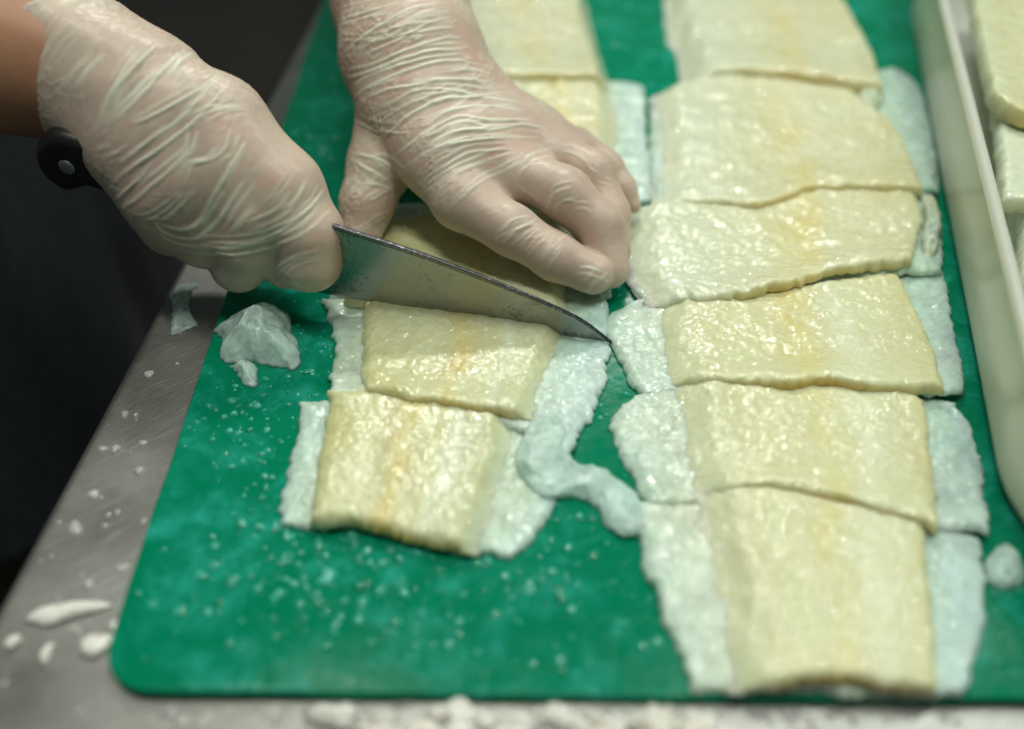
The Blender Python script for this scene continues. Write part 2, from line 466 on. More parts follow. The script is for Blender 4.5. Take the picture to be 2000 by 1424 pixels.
def slab(name, top, bot, left, right, zfar, znear, thick, mat, parent, seed,
         rag=0.8, rnd=4.0, amp=0.45, nu=140, nv=96, arch=0.0, lowedge=0.3, fl=1.0, fr=1.0, fn=1.0, lift=False):
    G = coons(top, bot, left, right, nu, nv)
    u = np.linspace(0, 1, nu + 1)[None, :] + 0 * G[..., 0]; v = np.linspace(0, 1, nv + 1)[:, None] + 0 * G[..., 0]
    ve = np.clip((v - 0.72) / 0.28, 0, 1); ve = ve * ve * (3 - 2 * ve)      # only the near end rides up on the next piece
    ul = np.clip((u - 0.06) / 0.40, 0, 1) if lift else 1.0
    zb = zfar + (znear - zfar) * ve * (0.12 + 0.88 * ul * ul * (3 - 2 * ul) if lift else 1.0) + arch * np.sin(np.pi * u) * ve
    P = at_grid(G, zb + thick * 0.6)
    W = np.linalg.norm(P[nv // 2, -1] - P[nv // 2, 0]); H = np.linalg.norm(P[-1, nu // 2] - P[0, nu // 2])
    d = np.minimum(np.minimum(u, 1 - u) * W, np.minimum(v, 1 - v) * H)
    dp = np.minimum(np.minimum(u * W / fl, (1 - u) * W / fr), np.minimum(v * H, (1 - v) * H / fn))
    # round the corners in plan and fray the edge
    Q = np.stack([P[..., 0], P[..., 1], np.full(P.shape[:2], seed * 7.7)], -1)
    wgt = np.exp(-d / 3.0)[..., None]
    fray = np.stack([fbm(Q / 3.2, seed, 3), fbm(Q / 3.2 + 50, seed + 5, 3)], -1) + 0.8 * np.stack([fbm(Q / 9, seed + 2, 2), fbm(Q / 9 + 30, seed + 8, 2)], -1)
    P[..., :2] += rag * fray * wgt
    dc = np.minimum(np.minimum(u * W / (fl if fl <= 1.5 else 1e-3), (1 - u) * W / (fr if fr <= 1.5 else 1e-3)), np.minimum(v * H, (1 - v) * H / fn))
    prof = np.sqrt(np.clip(1 - (1 - np.clip(dc / rnd, 0, 1)) ** 2, 0, 1))
    prof = prof * (1 - lowedge) + lowedge
    wob = 1 + 0.35 * fbm(np.stack([P[..., 0] / 16, P[..., 1] / 16, np.full(P.shape[:2], seed * 1.3)], -1), seed + 33, 2)
    feather = np.ones_like(u); sideness = np.zeros_like(u)
    for f_, e_ in ((fl, u), (fr, 1 - u)):
        if f_ > 1.5:
            q_ = np.clip(e_ * W / (f_ * 2.6 * wob), 0, 1); feather = feather * q_ * q_ * (3 - 2 * q_)
            sideness = np.maximum(sideness, np.exp(-e_ * W / 4.0))
    prof = prof * feather
    zb = zb - 0.7 * np.clip(sideness, 0, 1)
    zt = zb + thick * prof
    zt += amp * (fbm(Q / 7, seed + 11, 3) * 1.2 + 0.6 * fbm(Q / 2.2, seed + 13, 3)) * np.clip(prof, 0.4, 1)
    zt += amp * 0.5 * np.maximum(0, fbm(Q / 1.5, seed + 19, 2)) * 1.4
    zt += amp * 1.3 * fbm(Q / np.array([18, 60, 1]), seed + 15, 2)
    nT = (nu + 1) * (nv + 1)
    V = np.concatenate([np.stack([P[..., 0], P[..., 1], zt], -1).reshape(-1, 3)])
    idx = np.arange(nT).reshape(nv + 1, nu + 1)
    F = np.stack([idx[1:, :-1], idx[1:, 1:], idx[:-1, 1:], idx[:-1, :-1]], -1).reshape(-1, 4).tolist()
    loop = list(idx[0, :-1]) + list(idx[:-1, -1]) + list(idx[-1, :0:-1]) + list(idx[:0:-1, 0])
    Bv = V[loop].copy(); Bv[:, 2] = zb.reshape(-1)[loop]
    near = (v.reshape(-1)[loop] > 0.985); Bv[near, 1] += 3.2 * np.clip((u.reshape(-1)[loop][near] - 0.1) * 4, 0, 1) * np.clip((0.99 - u.reshape(-1)[loop][near]) * 12, 0, 1)
    Mv = V[loop].copy(); Mv[:, 2] = 0.45 * Mv[:, 2] + 0.55 * Bv[:, 2]
    nl = len(loop)
    # bulge the cut wall a little
    mv = np.concatenate([Mv, Bv]); V = np.concatenate([V, mv])
    A = np.stack([u, v, d / 10], -1).reshape(-1, 3)
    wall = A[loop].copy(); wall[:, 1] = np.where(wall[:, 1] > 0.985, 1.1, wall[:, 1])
    A = np.concatenate([A, wall, wall])
    for k in range(nl):
        k2 = (k + 1) % nl
        F.append([loop[k], loop[k2], nT + k2, nT + k]); F.append([nT + k, nT + k2, nT + nl + k2, nT + nl + k])
    F.append([nT + nl + k for k in range(nl)])
    me = mesh(name, V, F, True, {'across': A})
    bm = bmesh.new(); bm.from_mesh(me); bmesh.ops.recalc_face_normals(bm, faces=bm.faces); bm.to_mesh(me); bm.free()
    return link(name, me, parent, mat)

GR, GL, GT = 'fillets laid in the right hand row', 'fillets laid in the left hand row', 'fillets in the tub'
def fillet(label, group, base, flesh, seed, zf, zn, mat=None, bt=3.0, ft=5.6, arch=0, fl_=None, fr_=None):
    t = thing('fillet', label, 'fillet', group)
    if base: slab('membrane', *base, zf, zn, bt, M_BASE, t, seed, rag=1.9, rnd=5.0, amp=0.95, lowedge=0.18, lift=group == GR)
    z2 = (zf + bt * 0.8, zn + bt * 0.8) if base else (zf, zn)
    if not base: ft += 2
    slab('flesh', *flesh, z2[0], z2[1], ft, mat or (M_FLESH if group == GR else M_FLESH_LEFT), t, seed + 50, rag=1.4, rnd=5.0, amp=0.95 if mat is not None else 0.7, arch=arch, lowedge=0.22, lift=group == GR,
         fl=fl_ or (7.0 if group == GR else 1.3), fr=fr_ or (1.0 if group == GR else 4.0))
    return t

# right row, from the front of the board to the back
fillet('whole front fillet of the right row, nearest the board edge', GR,
    ([(1236, 975), (1500, 985), (1700, 1000), (1912, 1050)], [(1355, 1348), (1500, 1350), (1700, 1362), (1886, 1364)], [(1263, 1116)], [(1924, 1190)]),
    ([(1330, 945), (1521, 945), (1680, 975), (1806, 1015)], [(1425, 1345), (1520, 1340), (1640, 1328), (1760, 1348), (1835, 1358)], [(1370, 1130)], [(1826, 1190)]),
    1, 0.2, 0.2, arch=1.2)
fillet('second fillet of the right row, with a straight yellow stripe', GR,
    ([(1236, 770), (1440, 745), (1700, 760), (1868, 782)], [(1262, 985), (1450, 985), (1700, 1015), (1938, 1036)], [(1188, 822), (1216, 891)], [(1908, 860)]),
    ([(1298, 735), (1481, 742), (1620, 748), (1747, 756), (1808, 785)], [(1340, 962), (1521, 957), (1607, 970), (1713, 997), (1834, 1030)], [(1318, 850)], [(1826, 930)]),
    2, 0.2, 3.2)
fillet('third fillet of the right row, wide with a shiny white patch on its right half', GR,
    ([(1240, 585), (1400, 570), (1700, 540), (1842, 530)], [(1252, 775), (1450, 765), (1700, 775), (1886, 765)], [(1182, 628), (1208, 700)], [(1878, 700)]),
    ([(1270, 575), (1428, 569), (1540, 561), (1627, 546), (1727, 534), (1756, 543)], [(1290, 745), (1448, 748), (1548, 752), (1607, 742), (1713, 758), (1845, 762)], [(1275, 660)], [(1788, 600), (1828, 690)]),
    3, 0.2, 3.6, arch=1.5)
fillet('fourth fillet of the right row, its front edge lifted over the one before it', GR,
    ([(1200, 410), (1400, 395), (1600, 375), (1790, 368)], [(1262, 600), (1450, 575), (1650, 540), (1845, 532)], [(1200, 470), (1235, 560)], [(1832, 410)]),
    ([(1215, 402), (1320, 398), (1473, 398), (1600, 370), (1785, 362)], [(1258, 592), (1350, 590), (1447, 576), (1532, 556), (1630, 531), (1711, 520), (1783, 514)], [(1205, 450), (1222, 520)], [(1800, 430)]),
    4, 0.4, 4.5, M_PALEFLESH, arch=1.5)
fillet('fifth fillet of the right row, broad and pale with a notch at its upper right', GR,
    ([(1272, 190), (1450, 150), (1600, 160), (1745, 130)], [(1275, 395), (1450, 395), (1650, 372), (1832, 372)], [(1268, 290)], [(1795, 220)]),
    ([(1269, 180), (1405, 142), (1490, 132), (1600, 150), (1690, 200)], [(1272, 398), (1396, 398), (1473, 406), (1532, 390), (1600, 370), (1805, 372)], [(1272, 290)], [(1762, 270)]),
    5, 0.4, 3.6, M_PALEFLESH)
fillet('rearmost fillet of the right row, blurred at the top edge of the photo', GR, None,
    ([(1295, -70), (1400, -75), (1560, -75), (1600, -20)], [(1336, 165), (1450, 148), (1600, 160), (1728, 178)], [(1302, 60), (1316, 95)], [(1650, 20), (1705, 110)]),
    6, 0.3, 4.0, M_PALEFLESH, ft=7.5)
# left row
fillet('front fillet of the left row, small with many wet glints and blue white rims', GL,
    ([(590, 782), (700, 775), (900, 800), (1110, 850)], [(550, 1020), (700, 1033), (850, 1066), (998, 1088)], [(575, 860), (550, 960)], [(1092, 960), (1050, 1040)]),
    ([(640, 762), (740, 762), (819, 772), (909, 786), (1014, 812)], [(602, 1018), (700, 1024), (809, 1050), (935, 1074)], [(640, 800), (616, 923)], [(1000, 890)]),
    11, 0.2, 0.2)
fillet('second fillet of the left row, before the knife, with a wide mint white rim', GL,
    ([(632, 578), (800, 590), (1000, 630), (1194, 668)], [(640, 772), (800, 790), (1000, 830), (1112, 890)], [(652, 680)], [(1168, 780), (1130, 850)]),
    ([(712, 590), (779, 580), (899, 597), (998, 610), (1110, 626)], [(712, 760), (799, 780), (899, 796), (1040, 812)], [(706, 690)], [(1095, 690)]),
    12, 0.2, 3.2)
fillet('third fillet of the left row, pressed down by the gloved fingers behind the knife', GL,
    ([(740, 395), (850, 400), (1050, 430), (1180, 470)], [(640, 580), (800, 590), (1000, 640), (1185, 668)], [(690, 500)], [(1188, 560)]),
    ([(745, 440), (790, 428), (900, 405), (1130, 415)], [(668, 588), (800, 600), (950, 620), (1112, 634)], [(710, 520)], [(1122, 570)]),
    13, 0.2, 0.6)
fillet('fourth fillet of the left row, behind the left hand with a ragged blue white rim', GL,
    ([(960, 150), (1050, 150), (1150, 155), (1258, 165)], [(980, 395), (1100, 395), (1200, 395), (1276, 392)], [(970, 280)], [(1268, 290)]),
    ([(900, 140), (1000, 142), (1100, 142), (1185, 140)], [(960, 345), (1050, 350), (1140, 350), (1200, 345)], [(930, 240)], [(1206, 240)]),
    14, 0.2, 0.4, M_PALEFLESH, ft=8)
fillet('rearmost fillet of the left row, blurred beside the gloved wrist', GL, None,
    ([(830, -85), (950, -85), (1050, -85), (1125, -85)], [(895, 158), (1000, 160), (1100, 160), (1192, 158)], [(860, 30)], [(1160, 30)]),
    15, 0.5, 4.5, M_PALEFLESH, ft=8)

# ------------------------------------------------------------------ knife
TIP = at(1195, 668, 3.0)
HEEL = at(640, 568, 11.0)
ax = HEEL - TIP; ax /= np.linalg.norm(ax)
zz = np.array([0, -0.06, 1.0])
bn = np.cross(ax, zz); bn /= np.linalg.norm(bn)          # blade normal
if bn[1] > 0: bn = -bn                                    # towards the camera
def on_blade(px, py):
    d = ray(px, py); return CAM + d * (((TIP - CAM) @ bn) / (d @ bn))
up_ = np.cross(bn, ax); up_ /= np.linalg.norm(up_)
if up_[2] < 0: up_ = -up_
knife = thing('kitchen_knife', 'kitchen knife with black riveted handle and smeared steel blade held over the fillets', 'knife')
spine = smooth_line([on_blade(*q) for q in ((1195, 668), (1150, 633), (1100, 605), (1000, 563), (900, 524), (800, 488), (670, 446), (560, 409))], 60)
ls = (spine - TIP) @ ax; hs = (spine - TIP) @ up_
Lb = ls[-1]
edge_h = lambda l: -3.0 * np.sin(np.pi * np.clip(l / Lb, 0, 1)) * 0 - 2.0 * (1 - (1 - np.clip(l / 40, 0, 1)) ** 2)
rows = []
V = []; 
ks = np.array([0, 0.04, 0.15, 0.4, 0.7, 0.93, 1.0])
for l, hgt in zip(ls, hs):
    e = edge_h(l)
    for side in (1, -1):
        for k in ks:
            th = 1.15 * (0.04 + 0.96 * min(1, k * 1.15)) * min(1, 0.35 + 0.65 * l / 60)
            V.append(TIP + ax * l + up_ * (e + (hgt - e) * k) + bn * side * th)
V = np.array(V); K = len(ks); n = len(ls); F = []
ix = lambda i, s, k: i * 2 * K + s * K + k
for i in range(n - 1):
    for k in range(K - 1):
        F.append([ix(i, 0, k), ix(i + 1, 0, k), ix(i + 1, 0, k + 1), ix(i, 0, k + 1)])
        F.append([ix(i, 1, k), ix(i, 1, k + 1), ix(i + 1, 1, k + 1), ix(i + 1, 1, k)])
    F.append([ix(i, 0, 0), ix(i, 1, 0), ix(i + 1, 1, 0), ix(i + 1, 0, 0)])
F.append([ix(n-1, 0, k) for k in range(K)] + [ix(n-1, 1, k) for k in range(K)][::-1])
blade = link('blade', mesh('blade', V, F, True), knife, M_BLADE)
# the dark rounded back of the blade
V = []; F = []
for i, (l, hgt) in enumerate(zip(ls, hs)):
    w_ = 1.15 * min(1, 0.35 + 0.65 * l / 60) + 0.12
    for a in np.linspace(0, math.pi, 7):
        V.append(TIP + ax * l + up_ * (hgt - 1.0 + 1.5 * math.sin(a)) + bn * w_ * math.cos(a))
    if i: F += [[(i-1)*7+k, (i-1)*7+k+1, i*7+k+1, i*7+k] for k in range(6)]
link('spine', mesh('spine', V, F, True), blade, M_SPINE)

hp = [(610, 425), (400, 362), (260, 312), (190, 284), (120, 261), (88, 264), (70, 285), (72, 318), (92, 348), (128, 372), (150, 370), (172, 364), (215, 378), (300, 410), (420, 455), (610, 520)]
loop = smooth_line([on_blade(*q) for q in hp], 90)
c2 = np.stack([(loop - TIP) @ ax, (loop - TIP) @ up_], 1)
if np.sum(c2[:, 0] * np.roll(c2[:, 1], -1) - np.roll(c2[:, 0], -1) * c2[:, 1]) < 0: c2 = c2[::-1]
V2, F2 = extrude_outline(c2, -14.0, 2.0, 4.0, 5)
V = [TIP + ax * a + up_ * b + bn * c for a, b, c in V2]
handle = link('handle', mesh('handle', V, F2, True), knife, M_HANDLE)
for q in ((135, 321), (330, 390), (520, 450)):
    rc = on_blade(*q); a_ = (rc - TIP) @ ax; b_ = (rc - TIP) @ up_
    t = np.linspace(0, 2 * math.pi, 24, endpoint=False)
    V2, F2 = extrude_outline(np.stack([a_ + 3.3 * np.cos(t), b_ + 3.3 * np.sin(t)], 1), -14.5, 2.5, 0.5, 2)
    link('rivet', mesh('rivet', [TIP + ax * a + up_ * b + bn * c for a, b, c in V2], F2, True), handle, M_RIVET)

# ------------------------------------------------------------------ gloved hands: one smooth field each, then creases
def surface_nets(Fv, org, h):
    nx, ny, nz = Fv.shape
    s = Fv < 0
    cells = np.zeros((nx-1, ny-1, nz-1), np.uint8)
    for a in (0, 1):
        for b in (0, 1):
            for c in (0, 1):
                cells += s[a:nx-1+a, b:ny-1+b, c:nz-1+c]
    I = np.argwhere((cells > 0) & (cells < 8))
    vid = -np.ones(cells.shape, np.int64); vid[tuple(I.T)] = np.arange(len(I))
    acc = np.zeros((len(I), 3)); cnt = np.zeros(len(I))
    cs = [(a, b, c) for a in (0, 1) for b in (0, 1) for c in (0, 1)]
    for p0 in cs:
        for axn in range(3):
            if p0[axn]: continue
            p1 = list(p0); p1[axn] = 1
            f0 = Fv[I[:, 0]+p0[0], I[:, 1]+p0[1], I[:, 2]+p0[2]]; f1 = Fv[I[:, 0]+p1[0], I[:, 1]+p1[1], I[:, 2]+p1[2]]
            m = (f0 < 0) != (f1 < 0)
            t = np.where(m, f0 / np.where(m, f0 - f1, 1), 0)
            q = np.array(p0, float)[None] + t[:, None] * (np.array(p1) - np.array(p0))
            acc += q * m[:, None]; cnt += m
    V = org + (I + acc / cnt[:, None]) * h
    F = []
    for axn in range(3):
        o1, o2 = [(1, 2), (2, 0), (0, 1)][axn]
        a = [slice(1, -1)] * 3; a[axn] = slice(0, -1); b = list(a); b[axn] = slice(1, None)
        sa, sb = s[tuple(a)], s[tuple(b)]
        E = np.argwhere(sa != sb)
        if not len(E): continue
        flip = sa[tuple(E.T)]
        base = E.copy(); base[:, o1] += 1; base[:, o2] += 1
        def cid(d1, d2):
            q = base.copy(); q[:, o1] += d1; q[:, o2] += d2; return vid[tuple(q.T)]
        q = np.stack([cid(-1, -1), cid(0, -1), cid(0, 0), cid(-1, 0)], 1)
        q[~flip] = q[~flip][:, ::-1]
        F.append(q)
    return V, np.concatenate(F)

def smin(a, b, k):
    h = np.maximum(k - np.abs(a - b), 0) / k
    return np.minimum(a, b) - h * h * k * 0.25

def capsule(P, a, ra, b, rb):
    a = np.asarray(a, np.float32); b = np.asarray(b, np.float32); ba = b - a
    t = np.clip(((P - a) @ ba) / max(1e-6, float(ba @ ba)), 0, 1)
    return np.linalg.norm(P - a - t[..., None] * ba, axis=-1) - (ra + (rb - ra) * t)

def chain(P, pts, k):
    d = None
    for (a, ra), (b, rb) in zip(pts[:-1], pts[1:]):
        c = capsule(P, a, ra, b, rb); d = c if d is None else smin(d, c, k)
    return d

def field_mesh(palm, fingers, extra, h, kp, kf, pad=6, ks=7.0):
    pts = np.array([p for ch in palm + fingers for p, r in ch]); rr = max(r for ch in palm + fingers for p, r in ch)
    lo = pts.min(0) - rr - pad; hi = pts.max(0) + rr + pad
    if extra: lo = np.minimum(lo, extra[0]); hi = np.maximum(hi, extra[1])
    n = np.ceil((hi - lo) / h).astype(int) + 1
    out = np.empty(tuple(n), np.float32)
    ys = lo[1] + h * np.arange(n[1]); zs = lo[2] + h * np.arange(n[2])
    for i0 in range(0, n[0], 16):
        xs = lo[0] + h * np.arange(i0, min(i0 + 16, n[0]))
        P = np.stack(np.meshgrid(xs, ys, zs, indexing='ij'), -1).astype(np.float32)
        d = None
        for ch in palm:
            c = chain(P, ch, kp); d = c if d is None else smin(d, c, kp)
        f = None
        for ch in fingers:
            c = chain(P, ch, 4.0); f = c if f is None else smin(f, c, kf)
        if f is not None: d = smin(d, f, ks)
        if extra: d = extra[2](P, d)
        out[i0:i0 + len(xs)] = d
    return surface_nets(out, lo, h)

def vnormals(V, F):
    fn = np.cross(V[F[:, 2]] - V[F[:, 0]], V[F[:, 3]] - V[F[:, 1]])
    n = np.zeros_like(V)
    for k in range(4): np.add.at(n, F[:, k], fn)
    return n / np.maximum(1e-9, np.linalg.norm(n, axis=1))[:, None]

def lap(V, F, it, f=0.5):
    E = np.concatenate([F[:, [0, 1]], F[:, [1, 2]], F[:, [2, 3]], F[:, [3, 0]]])
    E = np.concatenate([E, E[:, ::-1]])
    cnt = np.bincount(E[:, 0], minlength=len(V))
    for _ in range(it):
        s = np.stack([np.bincount(E[:, 0], V[E[:, 1], c], minlength=len(V)) for c in range(3)], 1)
        V = V + f * (s / cnt[:, None] - V)
    return V

def crease(V, F, lines, seed, across, fine=0.35, tight=None):
    """lines: (photo polyline, height mm, half width mm), laid on the glove's surface as ridges of slack latex"""
    Nn = vnormals(V, F)
    tree = BVHTree.FromPolygons([tuple(v) for v in V], [tuple(f) for f in F.tolist()])
    disp = np.zeros(len(V)); lift = np.zeros(len(V))
    co = Vector(CAM)
    more = []
    rr_ = random.Random(seed)
    for pl, hgt, wid in lines:
        for _ in range(2):
            dx, dy = rr_.uniform(-22, 22), rr_.uniform(-22, 22); k = rr_.randint(0, max(0, len(pl) - 3))
            sub = pl[k:] if rr_.random() < 0.5 else pl[:len(pl) - k]
            more.append(([(x + dx + rr_.uniform(-4, 4), y + dy + rr_.uniform(-4, 4)) for x, y in sub], hgt * rr_.uniform(0.3, 0.6), wid * rr_.uniform(0.6, 0.9)))
    for li, (pl, hgt, wid) in enumerate([(a, b * 0.62, c * 0.66) for a, b, c in lines] + more):
        q = smooth_line(pl, max(6, int(np.linalg.norm(np.diff(np.array(pl, float), axis=0), axis=1).sum() / 8)))
        pts = []
        for x, y in q:
            hit = tree.ray_cast(co, Vector(ray(x, y)).normalized())
            if hit[0] is not None: pts.append(np.array(hit[0]))
        if len(pts) < 3: continue
        pts = np.array(pts); m = len(pts)
        lo, hi = pts.min(0) - 4 * wid, pts.max(0) + 4 * wid
        sel = np.where(((V > lo) & (V < hi)).all(1))[0]
        best = np.full(len(sel), 1e9); tt = np.zeros(len(sel))
        X = V[sel] + 0.7 * np.stack([fbm(V[sel] / 9, seed + li), fbm(V[sel] / 9 + 40, seed + li), fbm(V[sel] / 9 + 80, seed + li)], 1)
        for k in range(m - 1):
            a, b = pts[k], pts[k + 1]; ba = b - a
            if np.linalg.norm(ba) > 12: continue
            t = np.clip(((X - a) @ ba) / max(1e-9, ba @ ba), 0, 1)
            dd = np.linalg.norm(X - a - t[:, None] * ba, axis=1)
            g = dd < best; best[g] = dd[g]; tt[g] = (k + t[g]) / (m - 1)
        env = np.sin(np.pi * np.clip(tt, 0, 1)) ** 0.55
        r = hgt * env * np.exp(-(best / wid) ** 2); tr = -0.35 * hgt * env * np.exp(-(best / (2.3 * wid)) ** 2)
        disp[sel] += r + tr
        lift[sel] = np.maximum(lift[sel], env * np.exp(-(best / (1.15 * wid)) ** 2) * min(1, hgt / 0.7))
    # finer slack all over, running across the hand
    ax_ = np.asarray(across, float); ax_ /= np.linalg.norm(ax_)
    al = V @ ax_; perp = V - al[:, None] * ax_
    wp = perp + 1.1 * np.stack([fbm(V / 14, seed + 60), fbm(V / 14 + 9, seed + 61), fbm(V / 14 + 21, seed + 62)], 1)
    nz = fbm(wp / 2.3 + ax_ * (al / 55)[:, None], seed + 70, 2)
    rid = (1 - np.abs(nz) * 2.2); rid = np.clip(rid, 0, 1) ** 3
    gate = np.clip(0.68 + 1.2 * fbm(V / 16, seed + 80, 2), 0, 1)
    if tight is not None:        # (where the slack ends, where the stretched part begins)
        a_, b_ = tight; q_ = np.clip(((V - a_) @ (b_ - a_)) / ((b_ - a_) @ (b_ - a_)), 0, 1)
        gate = gate * (1 - 0.82 * q_ * q_ * (3 - 2 * q_))
    disp += fine * (rid - 0.3) * gate
    lift = np.maximum(lift, 0.55 * rid * gate * min(1, fine / 0.4))
    lift = np.clip(lift + 0.02 + 0.25 * fbm(V / 20, seed + 90, 2), 0, 1)
    return V + Nn * disp[:, None], lift

def c2p(lines, ox, oy, s):      # crop coordinates of my zooms to photo pixels
    return [([(ox + x / s, oy + y / s) for x, y in l], h, w) for l, h, w in lines]

person = thing('person', 'cook in white latex gloves and dark apron, cutting fillets with both hands over the board', 'person')

# right hand round the knife handle
D = lambda x, y, d, r: (dep(x, y, d), r)
palm = [
    [D(150, 120, 402, 25), D(292, 168, 396, 19), D(430, 240, 392, 16.5), D(552, 368, 394, 15.5)],
    [D(150, 135, 403, 24), D(300, 230, 396, 20), D(430, 330, 392, 17.5), D(500, 410, 396, 15.5)],
    [D(150, 150, 404, 23), D(280, 265, 398, 20), D(370, 360, 396, 17.5), D(420, 430, 400, 14.5)],
    [D(150, 165, 406, 22), D(275, 300, 399, 17), D(318, 388, 401, 14.5), D(345, 435, 404, 12)],
    [D(240, 280, 416, 20), D(400, 340, 414, 20), D(520, 420, 414, 18)],
]
fingers = [
    [D(552, 370, 395, 14.5), D(602, 455, 397, 13.6), D(606, 508, 402, 12.2), D(560, 512, 412, 11)],
    [D(500, 420, 397, 14.5), D(484, 480, 402, 12.5), D(466, 516, 409, 10.8), D(490, 500, 420, 11)],
    [D(420, 435, 400, 12.5), D(400, 470, 406, 10.5), D(395, 480, 418, 9.5)],
    [D(340, 425, 404, 11.5), D(330, 448, 410, 9.0), D(340, 450, 420, 8.5)],
]
cuffA, cuffB = dep(300, 200, 396), dep(60, 60, 408)
cax = cuffB - cuffA; cl = np.linalg.norm(cax); cax /= cl
def cuff_right(P, d):
    q = P - cuffA.astype(np.float32); t = q @ cax.astype(np.float32)
    rad = np.linalg.norm(q - t[..., None] * cax.astype(np.float32), axis=-1)
    e1 = np.cross(cax, [0, 0, 1.0]); e1 /= np.linalg.norm(e1); e2 = np.cross(cax, e1)
    an = np.arctan2(q @ e2.astype(np.float32), q @ e1.astype(np.float32))
    rr = 21.0 + 13.0 * np.clip(t / cl, 0, 1.2) ** 1.1 + 1.3 * np.sin(3 * an + 1.0) * np.clip(t / cl, 0, 1) + 0.5 * np.sin(7 * an + t * 0.08)
    face = -((q - t[..., None] * cax.astype(np.float32)) @ FWD.astype(np.float32)) / np.maximum(rad, 1)
    end = cl * (0.60 + 0.10 * np.clip(face, -0.5, 1)) + 0.8 * np.sin(5 * an) + 0.5 * np.sin(11 * an)
    solid = np.maximum(rad - rr, np.maximum(t - 0.42 * cl, -t))
    shell = np.maximum(np.abs(rad - rr + 0.8) - (0.75 + 0.7 * np.exp(-((t - end + 1.5) / 1.6) ** 2)), np.maximum(t - end, 0.02 * cl - t))
    inner = np.maximum(rad - rr + 1.0, np.maximum(0.45 * cl - t, t - 1.6 * cl))
    d = np.maximum(d, t - 0.45 * cl)
    return smin(d, shell, 9.0)
pts_ = np.array([cuffA, cuffB]); ext = (pts_.min(0) - 45, pts_.max(0) + 45, cuff_right)
V, F = field_mesh(palm, fingers, ext, 0.75, 9.0, 1.8)
V = lap(V, F, 3)
RW = c2p([
    ([(950,215),(870,230),(760,320),(640,450),(500,590)], 1.5, 1.5),
    ([(720,200),(600,330),(500,460),(440,620)], 1.2, 1.5),
    ([(1020,330),(940,400),(830,470),(700,540),(610,580)], 1.2, 1.2),
    ([(1070,385),(980,470),(880,580),(740,690),(620,770),(520,850)], 1.4, 1.2),
    ([(1120,490),(1000,510),(900,560)], 0.9, 1.0),
    ([(880,620),(850,720),(770,810),(660,900),(550,990)], 1.4, 1.4),
    ([(1065,600),(1040,690),(980,740),(890,770),(850,850)], 1.0, 1.0),
    ([(1145,650),(1090,730),(1030,840),(960,960),(890,1090)], 1.2, 1.1),
    ([(1140,830),(1060,950),(990,1050),(880,1130)], 1.2, 1.3),
    ([(1190,970),(1120,1040),(1080,1090)], 0.9, 1.0),
    ([(740,610),(640,700),(540,760)], 1.0, 1.1),
    ([(1430,840),(1370,930),(1300,1010),(1150,1080)], 1.0, 1.0),
    ([(1490,900),(1400,1000),(1290,1080),(1100,1140),(900,1150)], 1.0, 1.0),
    ([(1540,960),(1440,1060),(1300,1130),(1100,1180),(900,1150)], 0.9, 1.0),
    ([(1490,1160),(1350,1200),(1230,1290)], 0.9, 1.0),
    ([(860,890),(740,1000),(650,1020)], 1.0, 1.1),
    ([(700,760),(640,840),(560,900)], 0.9, 1.0),
    ([(560,700),(480,740)], 0.7, 1.0),
    ([(640,240),(560,330),(520,420)], 0.9, 1.3),
    ([(480,250),(400,330),(340,420)], 0.8, 1.6),
    ([(700,1010),(760,1080),(880,1110),(1000,1090)], 0.9, 1.1),
    ([(780,1140),(960,1180),(1150,1170),(1330,1120)], 0.8, 1.0),
    ([(1480,860),(1430,930),(1350,1000)], 0.7, 0.8),
    ([(1340,1290),(1390,1330),(1440,1340)], 0.7, 0.8),
    ([(1370,800),(1310,880),(1250,930)], 0.5, 0.8),
    ([(930,440),(900,490),(860,500)], 0.6, 0.8),
    ([(1150,420),(1190,460)], 0.6, 0.8),
], 0, 0, 2.373)
hand_ax = dep(550, 400, 394) - dep(200, 120, 400)
V, lift = crease(V, F, RW, 5, np.cross(hand_ax, FWD), 0.26, (dep(380, 250, 392), dep(540, 380, 392)))
t_ = np.clip((((V - cuffA) @ cax) / cl - 0.45) / 0.3, 0, 1)
lift = np.clip(lift + 0.35 * t_, 0, 1)
link('glove', mesh('glove', V, F, True, {'lift': lift}), person, M_GLOVE)
print('right glove', len(V))

# left hand pressing on the fillet: hand given as pixels plus height over the board
Z = lambda x, y, z, r: (at(x, y, z), r)
ZH = lambda x, y, z, r: (at(x, y, 11 + (z - 11) * 0.70), r * 1.025)   # the hand lies low over the fillets
palm = [
    [ZH(762, -120, 118, 27), ZH(768, 0, 103, 27), ZH(785, 110, 88, 26), ZH(800, 200, 72, 21), ZH(850, 300, 58, 16), ZH(905, 385, 44, 13.5)],
    [ZH(775, -120, 118, 26), ZH(790, 0, 103, 26), ZH(815, 110, 88, 25), ZH(850, 200, 72, 20), ZH(925, 290, 58, 16), ZH(1000, 345, 48, 13)],
    [ZH(790, 0, 101, 25), ZH(830, 110, 86, 23), ZH(880, 180, 72, 19), ZH(985, 265, 56, 15), ZH(1070, 310, 46, 12.5)],
    [ZH(800, 10, 96, 23), ZH(840, 110, 80, 21), ZH(910, 190, 64, 17), ZH(1040, 265, 48, 13.5), ZH(1115, 300, 40, 10.5)],
    [ZH(780, 150, 66, 22), ZH(830, 250, 50, 20), ZH(900, 320, 42, 16)],
]
